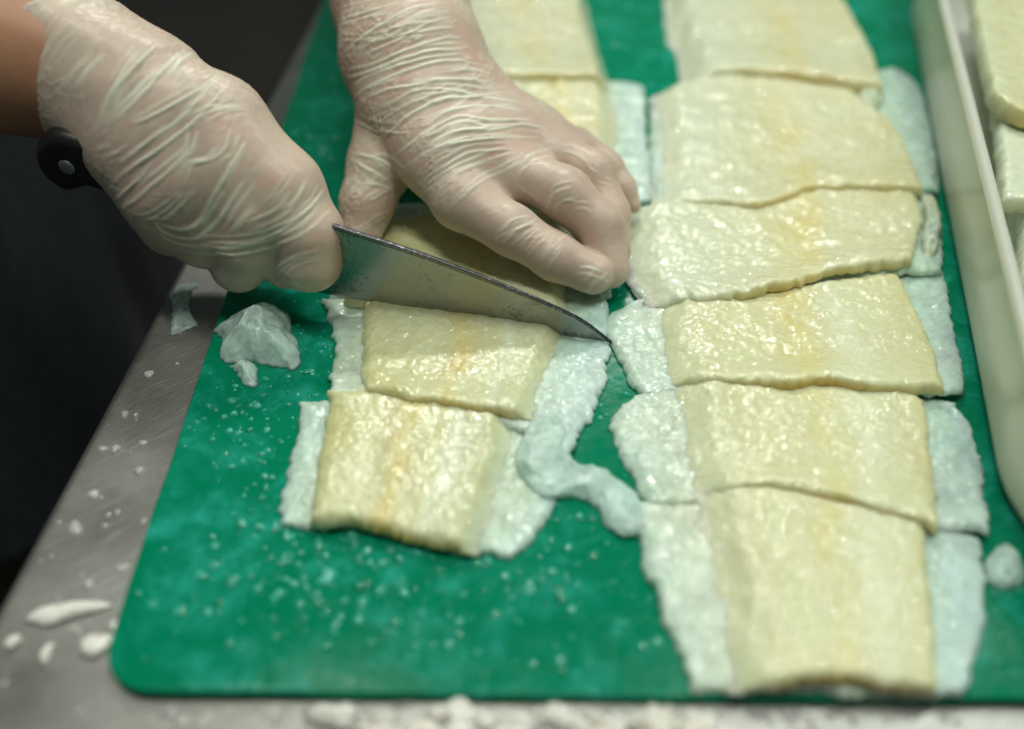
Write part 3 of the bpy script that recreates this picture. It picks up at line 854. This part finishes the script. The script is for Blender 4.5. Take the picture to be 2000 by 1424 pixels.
fingers = [
    [ZH(900, 390, 44, 12.2), ZH(1000, 450, 35, 10.2), ZH(1085, 502, 25, 9.4), ZH(1158, 536, 17, 8.4)],
    [ZH(1002, 332, 50, 11.4), ZH(1102, 379, 47, 10.9), ZH(1172, 442, 32, 9.8), ZH(1190, 525, 15, 8.4)],
    [ZH(1075, 300, 46, 11), ZH(1160, 338, 42, 9.2), ZH(1190, 420, 26, 8.6), ZH(1196, 490, 14, 8.0)],
    [ZH(1125, 285, 38, 8.8), ZH(1184, 328, 31, 7.2), ZH(1215, 368, 22, 6.0), ZH(1237, 402, 15, 3.6)],
    [ZH(770, 230, 58, 17), ZH(742, 325, 40, 14.0), ZH(717, 395, 26, 11.4), ZH(704, 460, 11, 9.4)],
]
V, F = field_mesh(palm, fingers, None, 0.75, 8.0, 0.8, ks=4.0)
V = lap(V, F, 3)
LW = c2p([
    ([(100,110),(260,60),(430,10)], 1.0, 1.1), ([(180,230),(330,120),(480,40),(650,10)], 1.1, 1.1),
    ([(150,190),(300,190),(500,150),(690,120)], 1.0, 1.0), ([(180,330),(300,300),(480,220),(650,180),(730,180)], 1.1, 1.0),
    ([(190,370),(350,310),(560,240),(760,230)], 1.0, 1.0), ([(200,470),(300,390),(450,330),(640,280),(820,300)], 1.2, 1.1),
    ([(210,510),(330,430),(520,390),(700,370),(900,400)], 1.2, 1.1), ([(360,500),(480,430),(620,410),(800,440),(930,420)], 1.0, 1.0),
    ([(380,590),(520,510),(700,450),(960,470)], 1.2, 1.1), ([(540,590),(660,510),(820,490),(1010,510)], 1.2, 1.1),
    ([(420,720),(540,620),(700,540),(860,560),(1060,550)], 1.1, 1.1), ([(570,690),(700,610),(870,600),(1000,580),(1120,600)], 1.2, 1.1),
    ([(480,790),(600,700),(760,650),(930,640),(1080,640)], 1.0, 1.0), ([(520,860),(650,760),(800,700),(960,690)], 1.0, 1.0),
    ([(560,900),(700,800),(850,740),(980,700)], 0.8, 0.9), ([(650,960),(780,830),(900,770),(1010,710)], 0.7, 0.9),
    ([(220,560),(320,610),(440,620)], 0.9, 1.0), ([(320,500),(350,620),(300,680)], 0.8, 0.9), ([(350,640),(480,530)], 0.8, 0.9),
    ([(230,720),(330,740),(420,800)], 0.9, 1.0), ([(230,760),(310,800),(390,850)], 0.9, 1.0), ([(250,850),(330,860),(380,880)], 0.7, 0.9),
    ([(890,1080),(960,1020),(1060,990)], 0.9, 0.8), ([(910,1110),(980,1060),(1070,1010)], 0.8, 0.8),
    ([(990,1170),(1030,1090),(1090,1050)], 0.8, 0.8), ([(1000,1180),(1060,1110),(1120,1070)], 0.7, 0.8),
    ([(1100,1260),(1190,1150)], 0.7, 0.8), ([(1260,1240),(1310,1240),(1360,1260)], 0.8, 0.9), ([(1330,1320),(1360,1290),(1390,1260)], 0.8, 0.9),
    ([(1110,980),(1140,900),(1230,870)], 0.8, 0.9), ([(1180,930),(1230,930),(1270,940)], 0.6, 0.8), ([(1000,800),(1060,740),(1150,720)], 0.7, 0.9),
    ([(180,90),(330,40)], 0.8, 1.0), ([(240,260),(420,190),(560,110),(680,80)], 0.9, 0.9), ([(700,470),(860,440),(940,450)], 0.7, 0.8),
    ([(640,330),(760,320),(860,350)], 0.8, 0.9), ([(280,530),(420,470),(480,460)], 0.7, 0.9), ([(1290,760),(1340,800)], 0.6, 0.8),
    ([(1180,700),(1250,720),(1300,760)], 0.7, 0.9), ([(1380,850),(1430,870)], 0.5, 0.8), ([(1130,1180),(1180,1130)], 0.6, 0.8),
    ([(930,900),(1000,930),(1060,990)], 0.4, 0.8),
], 600, 0, 2.373)
V, lift = crease(V, F, LW, 31, [0.80, 0.55, 0.1], 0.46, (at(850, 290, 44), at(985, 390, 34)))
link('glove', mesh('glove', V, F, True, {'lift': lift}), person, M_GLOVE)
print('left glove', len(V))

# the cook behind the gloves: body, clothes
wristR = dep(130, 130, 404); elbowR = np.array([-440, 105, 140.]); shR = np.array([-440, 60, 440.])
wristL = at(770, 0, 76); elbowL = np.array([-95, 395, 175.]); shL = np.array([-330, 440, 420.])
pel = np.array([-400, 270, -40.]); chest = np.array([-400, 255, 330.])
body = [[(dep(215, 170, 400), 20), (wristR, 25), (dep(-60, 75, 400), 31), (elbowR, 44), (shR, 58), (chest, 90)],
        [(at(800, 120, 62), 18), (wristL, 22), (elbowL, 40), (shL, 58), (chest, 90)],
        [(chest + np.array([0, -70, 0]), 95), (pel + np.array([0, -60, 0]), 105)], [(chest + np.array([0, 70, 0]), 95), (pel + np.array([0, 60, 0]), 105)],
        [(pel + np.array([0, -85, -30]), 85), (pel + np.array([0, -90, -450]), 60), (pel + np.array([0, -90, -830]), 42)],
        [(pel + np.array([0, 85, -30]), 85), (pel + np.array([0, 90, -450]), 60), (pel + np.array([0, 90, -830]), 42)],
        [(chest + np.array([0, 0, 60]), 70), (chest + np.array([20, 0, 190]), 52)]]
V, F = field_mesh(body, [], None, 5.0, 22.0, 1.4, 14)
V = lap(V, F, 2)
link('body', mesh('body', V, F), person, M_SKIN)
g = 9
shirt = [[(elbowR + np.array([-5, 0, 40]), 48 + g), (shR, 58 + g), (chest, 90 + g)],
         [(elbowL, 40 + g), (shL, 58 + g), (chest, 90 + g)],
         [(chest + np.array([0, -70, 0]), 95 + g), (pel + np.array([0, -60, -40]), 105 + g)], [(chest + np.array([0, 70, 0]), 95 + g), (pel + np.array([0, 60, -40]), 105 + g)],
         [(chest + np.array([0, 0, 60]), 70 + g), (chest + np.array([5, 0, 110]), 60 + g)]]
V, F = field_mesh(shirt, [], None, 5.0, 22.0, 1.4, 14)
V = lap(V, F, 2); V += vnormals(V, F) * (5 * fbm(V / 55, 3, 3))[:, None]
link('shirt', mesh('shirt', V, F), person, M_SHIRT)
trs = [[(pel + np.array([0, -70, -20]), 108), (pel + np.array([0, -90, -450]), 78), (pel + np.array([0, -90, -815]), 62)],
       [(pel + np.array([0, 70, -20]), 108), (pel + np.array([0, 90, -450]), 78), (pel + np.array([0, 90, -815]), 62)]]
V, F = field_mesh(trs, [], None, 6.0, 22.0, 1.4, 14)
V = lap(V, F, 2); V += vnormals(V, F) * (6 * fbm(V / 60, 8, 3))[:, None]
link('trousers', mesh('trousers', V, F), person, M_TROUSERS)
slv = [[(wristL + (elbowL - wristL) * 0.20, 33), (elbowL, 54)]]
V, F = field_mesh(slv, [], None, 3.0, 10.0, 1.4, 10)
V += vnormals(V, F) * (3 * fbm(V / 25, 9, 3))[:, None]
link('sleeve', mesh('sleeve', V, F), person, M_SLEEVE)
# apron: a folded sheet wrapped round the front
na, nzv = 120, 60
A_ = np.linspace(-1.75, 1.75, na); Zs = np.linspace(-250, 4, nzv)
V = []
for zv in Zs:
    flare = 1 + 0.12 * max(0, (-zv - 50) / 500)
    for a in A_:
        rx, ry = 138 * flare, 205 * flare
        f = 9 * fbm(np.array([a * 5.0, zv / 260, 2.0]), 4, 3) * (1.2 if zv < 0 else 0.5) + 5 * math.sin(a * 11 + zv / 300) * max(0, min(1, -zv / 300))
        V.append((pel[0] + (rx + f) * math.cos(a), 265 + (ry + f) * math.sin(a), zv))
F = [[j * na + i, j * na + i + 1, (j + 1) * na + i + 1, (j + 1) * na + i] for j in range(nzv - 1) for i in range(na - 1)]
ap = link('apron', mesh('apron', V, F), person, M_APRON)
sd = ap.modifiers.new('thickness', 'SOLIDIFY'); sd.thickness = 0.0025

# ------------------------------------------------------------------ tub with more fillets
tub = thing('food_tub', 'cloudy white plastic tub of fillets standing at the right edge of the board', 'tub')
def tub_corner(y): return 181 + 0.20 * (y - 0)
d1 = np.array([0.20, 0.98]); d1 /= np.linalg.norm(d1); d2 = np.array([d1[1], -d1[0]])
c0 = np.array([tub_corner(-112) + 3, -112.0])
plan = rounded_poly([c0, c0 + d2 * 250, c0 + d2 * 250 + d1 * 480, c0 + d1 * 480], [58, 58, 58, 58], 16)
def ring(off, z):
    t = np.roll(plan, -1, 0) - np.roll(plan, 1, 0); t /= np.linalg.norm(t, axis=1)[:, None]
    n_ = np.stack([t[:, 1], -t[:, 0]], 1)
    q = plan + n_ * off
    return [(x, y, z) for x, y in q]
HT = 54
prof = [(-6, 0.4), (-1.5, 2.5), (0, 7), (1.2, HT * 0.5), (2.2, HT - 9), (3.4, HT - 6.5), (4.6, HT - 4.5), (5.2, HT - 2.4), (4.6, HT - 0.8), (3.2, HT), (1.4, HT - 0.2), (0.2, HT - 1.6), (-0.4, HT - 5), (-1.2, HT * 0.5), (-2.6, 7), (-4, 4.5), (-8, 2.9)]
V = []
for off, z in prof: V += ring(off, z)
n = len(plan); F = [[j * n + i, j * n + (i + 1) % n, (j + 1) * n + (i + 1) % n, (j + 1) * n + i] for j in range(len(prof) - 1) for i in range(n)]
F.append(list(range(n))[::-1]); F.append([(len(prof) - 1) * n + i for i in range(n)])
link('container', mesh('container', V, F, True), tub, M_TUB)

def tub_fillet(label, top, bot, left, right, z, seed, ft=9, mat=None):
    t = thing('fillet', label, 'fillet', GT)
    slab('flesh', top, bot, left, right, z, z, ft, mat or M_PALEFLESH, t, seed, rag=1.0, rnd=4, amp=0.6)
    return t
tub_fillet('yellow fillet lying on top of the heap in the tub', [(1885, -60), (2000, -70), (2200, -60)], [(1935, 195), (2010, 235), (2200, 260)], [(1905, 60)], [(2210, 100)], 38, 71, mat=M_FLESH)
tub_fillet('pale fillet in the tub lying lower, in front of the topmost yellow one', [(1935, 190), (2000, 220), (2180, 240)], [(1955, 395), (1985, 400), (2180, 420)], [(1950, 300)], [(2200, 330)], 29, 72, 8)
tub_fillet('fillet inside the tub half hidden by the frame edge', [(1990, 300), (2080, 300), (2250, 310)], [(1990, 560), (2090, 580), (2280, 590)], [(1992, 430)], [(2270, 450)], 20, 73)
tub_fillet('flat fillet on the floor of the tub seen through its cloudy wall', [(1960, 350), (2060, 330), (2200, 330)], [(2050, 820), (2150, 850), (2350, 850)], [(2000, 600)], [(2300, 600)], 4, 74)

# ------------------------------------------------------------------ scraps
def flake(name, poly, z, hgt, seed, label, cat, mat, group=None, rough=1.0, rings=18, seg=84, edge=2.2):
    P = smooth_line(list(poly) + [poly[0]], seg + 1)[:-1]
    B = np.array([at(x, y, z + hgt * 0.3) for x, y in P]); c = B.mean(0)
    V = []; rr = np.linspace(0, 1, rings + 1)[1:]
    for r in rr: V.append(c + (B - c) * r)
    V = np.concatenate([[c]] + V); r_all = np.concatenate([[0], np.repeat(rr, seg)])
    Q = np.c_[V[:, :2], np.full(len(V), seed * 3.1)]
    sc = max(3.0, hgt * 0.75)
    fold = 1 - np.abs(fbm(Q / sc, seed, 3)) * 1.6
    prof = np.clip(1 - r_all ** edge, 0, 1) ** (0.5 if edge > 2 else 0.9)
    fold = np.clip(fold, 0.15, None) + 0.25 * fbm(Q / 1.6, seed + 4, 2) * rough
    V[:, 2] = z + hgt * prof * (0.45 + 0.55 * fold * rough + (1 - rough) * 0.5) + 0.02
    V[:, :2] += (np.stack([fbm(Q / 3.5, seed + 1), fbm(Q / 3.5 + 30, seed + 2)], 1) * (2.6 if edge < 2 else 1.0) * min(1, hgt / 3)) * r_all[:, None]
    V[:, 2] = np.maximum(V[:, 2], z)
    F = [[0, 1 + i, 1 + (i + 1) % seg] for i in range(seg)]
    for j in range(rings - 1):
        F += [[1 + j*seg + i, 1 + (j+1)*seg + i, 1 + (j+1)*seg + (i+1) % seg, 1 + j*seg + (i+1) % seg] for i in range(seg)]
    F.append([1 + (rings - 1) * seg + i for i in range(seg)][::-1])
    A = np.stack([r_all * 0.5, r_all, r_all], 1)
    return thing(name, label, cat, group, mesh(name, V, F, True, {'across': A}), mat)

flake('scrap', [(410, 632), (440, 612), (480, 592), (520, 578), (560, 598), (566, 630), (582, 668), (574, 705), (530, 700), (480, 690), (450, 694), (424, 682), (430, 650)], 0.2, 17, 91,
      'largest crumpled translucent white scrap at the left edge of the green board', 'food scrap', M_SCRAP, rings=30, seg=130, edge=1.6, rough=0.5)
flake('scrap', [(445, 712), (470, 698), (495, 704), (506, 735), (492, 756), (474, 745), (462, 726)], 0.2, 5, 92,
      'small white scrap just in front of the large crumpled one', 'food scrap', M_SCRAP, edge=1.5)
flake('scrap', [(330, 575), (352, 550), (382, 545), (372, 572), (372, 600), (384, 632), (362, 640), (332, 650), (338, 615)], -4.9, 3.5, 93,
      'limp translucent scrap lying on the bare steel left of the board', 'food scrap', M_SCRAP, edge=1.5)
V, F = field_mesh([[Z(1068, 835, 6, 8.5), Z(1060, 890, 6, 8), Z(1070, 935, 5, 6)], [Z(1060, 880, 5, 7), Z(1105, 930, 3.5, 6), Z(1165, 940, 3, 5.5), Z(1205, 970, 3, 5.5), Z(1222, 1010, 3, 5.5), Z(1250, 1012, 3, 4)]], [], None, 0.8, 6.0, 1.4)
V = lap(V, F, 2); V += vnormals(V, F) * (2.2 * fbm(V / 7, 21, 3) + 0.8 * fbm(V / 2.2, 22, 2))[:, None]; V[:, 2] = np.maximum(V[:, 2] * 0.5, 0.1)
thing('scrap', 'white lump of scrap with a curved strand bridging the two rows of fillets', 'food scrap', None, mesh('scrap', V, F, True, {'across': np.full((len(V), 3), 0.3)}), M_SCRAP)
flake('scrap', [(1925, 1090), (1960, 1060), (1995, 1085), (2000, 1130), (1965, 1150), (1935, 1135)], 0.2, 5, 96,
      'pale scrap on the green board beside the front of the tub', 'food scrap', M_SCRAP)
flake('scrap', [(1795, 380), (1822, 378), (1836, 410), (1838, 450), (1826, 500), (1808, 512), (1800, 470), (1806, 430)], 4, 5, 97,
      'wrinkled white scrap along the right end of the fourth fillet by the tub', 'food scrap', M_BASE)
flake('scrap', [(1672, 190), (1690, 172), (1715, 172), (1722, 195), (1700, 215), (1680, 210)], 5, 6, 98,
      'rounded pale lump at the notch of the fifth fillet', 'food scrap', M_BASE)
flake('scrap', [(1060, 530), (1085, 516), (1100, 520), (1098, 536), (1075, 546)], 9.5, 2.5, 99,
      'tiny clear flake on the fillet beside the index fingertip', 'food scrap', M_SCRAP)
flake('scrap', [(1705, 190), (1745, 130), (1800, 175), (1830, 300), (1835, 380), (1800, 350), (1760, 260)], 0.3, 4, 100,
      'loose translucent membrane between the fifth fillet and the tub', 'food scrap', M_SCRAP)

GC = 'crumbs on the steel beside the board'
flake('crumb', [(45, 1212), (70, 1190), (120, 1178), (180, 1172), (220, 1180), (200, 1192), (150, 1205), (90, 1222)], -4.9, 3.6, 101, 'long pale crumb on the steel near the lower left corner', 'crumb', M_CRUMB, GC, rough=0.25)
flake('crumb', [(150, 1275), (160, 1250), (195, 1238), (225, 1240), (215, 1262), (180, 1285)], -4.9, 3.6, 102, 'round pale crumb on the steel close to the board corner', 'crumb', M_CRUMB, GC, rough=0.25)
flake('crumb', [(2, 1265), (15, 1245), (40, 1240), (38, 1255), (15, 1272)], -4.9, 3.0, 103, 'pale crumb cut by the left border of the photo', 'crumb', M_CRUMB, GC, rough=0.25)
flake('crumb', [(72, 1290), (88, 1262), (104, 1255), (100, 1280), (82, 1302)], -4.9, 2.4, 104, 'upright oval crumb below the long pale crumb', 'crumb', M_CRUMB, GC, rough=0.25)
flake('crumb', [(205, 1225), (225, 1212), (240, 1222), (228, 1236)], -4.9, 2.4, 105, 'small crumb touching the board edge above its corner', 'crumb', M_CRUMB, GC, rough=0.25)
random.seed(4)
lab = ['white crumb in the pile along the front edge of the board', 'wet crumb in the pile along the front edge of the board']
for k in range(64):
    x = random.choice([random.gauss(720, 70), random.gauss(930, 50), random.gauss(1130, 80), random.gauss(1290, 50), random.uniform(560, 1900)])
    y = random.uniform(1388, 1440); r = random.uniform(12, 40) if x < 1400 else random.uniform(6, 16)
    ph = random.uniform(0, 6.28); el = random.uniform(0.5, 0.9)
    pts = [(x + r * random.uniform(0.75, 1.15) * math.cos(a), y + r * el * random.uniform(0.75, 1.15) * math.sin(a)) for a in np.linspace(0, 2 * math.pi, 9, endpoint=False)]
    flake('crumb', pts, -4.9, r * random.uniform(0.10, 0.2), 120 + k, 'one of the pale wet crumbs heaped along the front edge of the board', 'crumb', M_CRUMB,
          'crumbs heaped along the front of the board', rings=6, seg=24)

# ------------------------------------------------------------------ water drops: nobody could count them
rng = np.random.default_rng(7)
def drops(name, centers, radii, z, label, mat):
    a = np.linspace(0, 2 * math.pi, 10, endpoint=False)
    V = []; F = []
    for (cx, cy), r in zip(centers, radii):
        b = len(V); el = rng.uniform(0.6, 1.6); ph = rng.uniform(0, 3.1); h = r * rng.uniform(0.35, 0.6)
        for rr, hh in ((1.0, 0.0), (0.85, 0.55), (0.5, 0.9)):
            for t in a:
                w = 1 + 0.15 * math.sin(3 * t + ph)
                x, y = rr * r * w * math.cos(t) * el, rr * r * w * math.sin(t)
                V.append((cx + x * math.cos(ph) - y * math.sin(ph), cy + x * math.sin(ph) + y * math.cos(ph), z + hh * h))
        V.append((cx, cy, z + h))
        for j in range(2):
            F += [[b + j*10 + i, b + j*10 + (i+1) % 10, b + (j+1)*10 + (i+1) % 10, b + (j+1)*10 + i] for i in range(10)]
        F += [[b + 20 + i, b + 20 + (i+1) % 10, b + 30] for i in range(10)]
    o = link(name, mesh(name, V, F, True), None, mat)
    o['kind'] = 'stuff'; o['label'] = label; o['category'] = 'water drops'
C_ = []; R_ = []
def scatter(px, py, sx, sy, n, r0, r1, z):
    for _ in range(int(n * 0.85)):
        p_ = at(rng.normal(px, sx), rng.normal(py, sy), z)
        C_.append((p_[0], p_[1])); R_.append(r0 + (1.7 * r1 - r0) * rng.random() ** 2.6)
inside = lambda c: -122 < c[0] < 320 and -136 < c[1] < 460
for args in ((470, 820, 70, 60, 90, .35, 1.0), (520, 900, 50, 60, 60, .4, 1.1), (640, 1080, 130, 40, 110, .4, 1.2), (850, 1150, 220, 70, 170, .4, 1.3),
             (620, 1180, 160, 60, 90, .4, 1.2), (1170, 880, 40, 90, 60, .35, 1.0), (1060, 1060, 60, 50, 40, .4, 1.1), (1230, 540, 18, 25, 12, .5, 1.0),
             (600, 720, 40, 50, 90, .3, .8), (620, 300, 40, 120, 70, .5, 1.3), (1230, 60, 40, 60, 80, .5, 1.3), (1200, 1250, 60, 50, 30, .4, 1.1), (1960, 1200, 30, 90, 25, .4, 1.0),
             (640, 880, 200, 200, 160, .2, .6), (800, 1200, 300, 90, 160, .2, .6)):
    scatter(*args, 0.0)
keep = [i for i, c in enumerate(C_) if inside(c)]
drops('water_drops', [C_[i] for i in keep], [R_[i] for i in keep], 0.01, 'water drops and slime specks scattered over the green board', M_WATER)
C_ = []; R_ = []
for args in ((250, 780, 80, 100, 26, .4, 1.6), (190, 950, 80, 120, 26, .4, 1.5), (110, 1150, 60, 80, 20, .5, 1.5), (500, 1395, 150, 12, 40, .5, 1.6), (1000, 1395, 400, 12, 70, .4, 1.4), (1600, 1395, 200, 12, 50, .4, 1.2)):
    scatter(*args, -5)
keep = [i for i, c in enumerate(C_) if tx(c[1]) + 4 < c[0] and not inside((c[0], c[1]))]
drops('water_drops', [C_[i] for i in keep], [R_[i] for i in keep], -4.99, 'water drops on the bare steel round the board', M_WATER_STEEL)
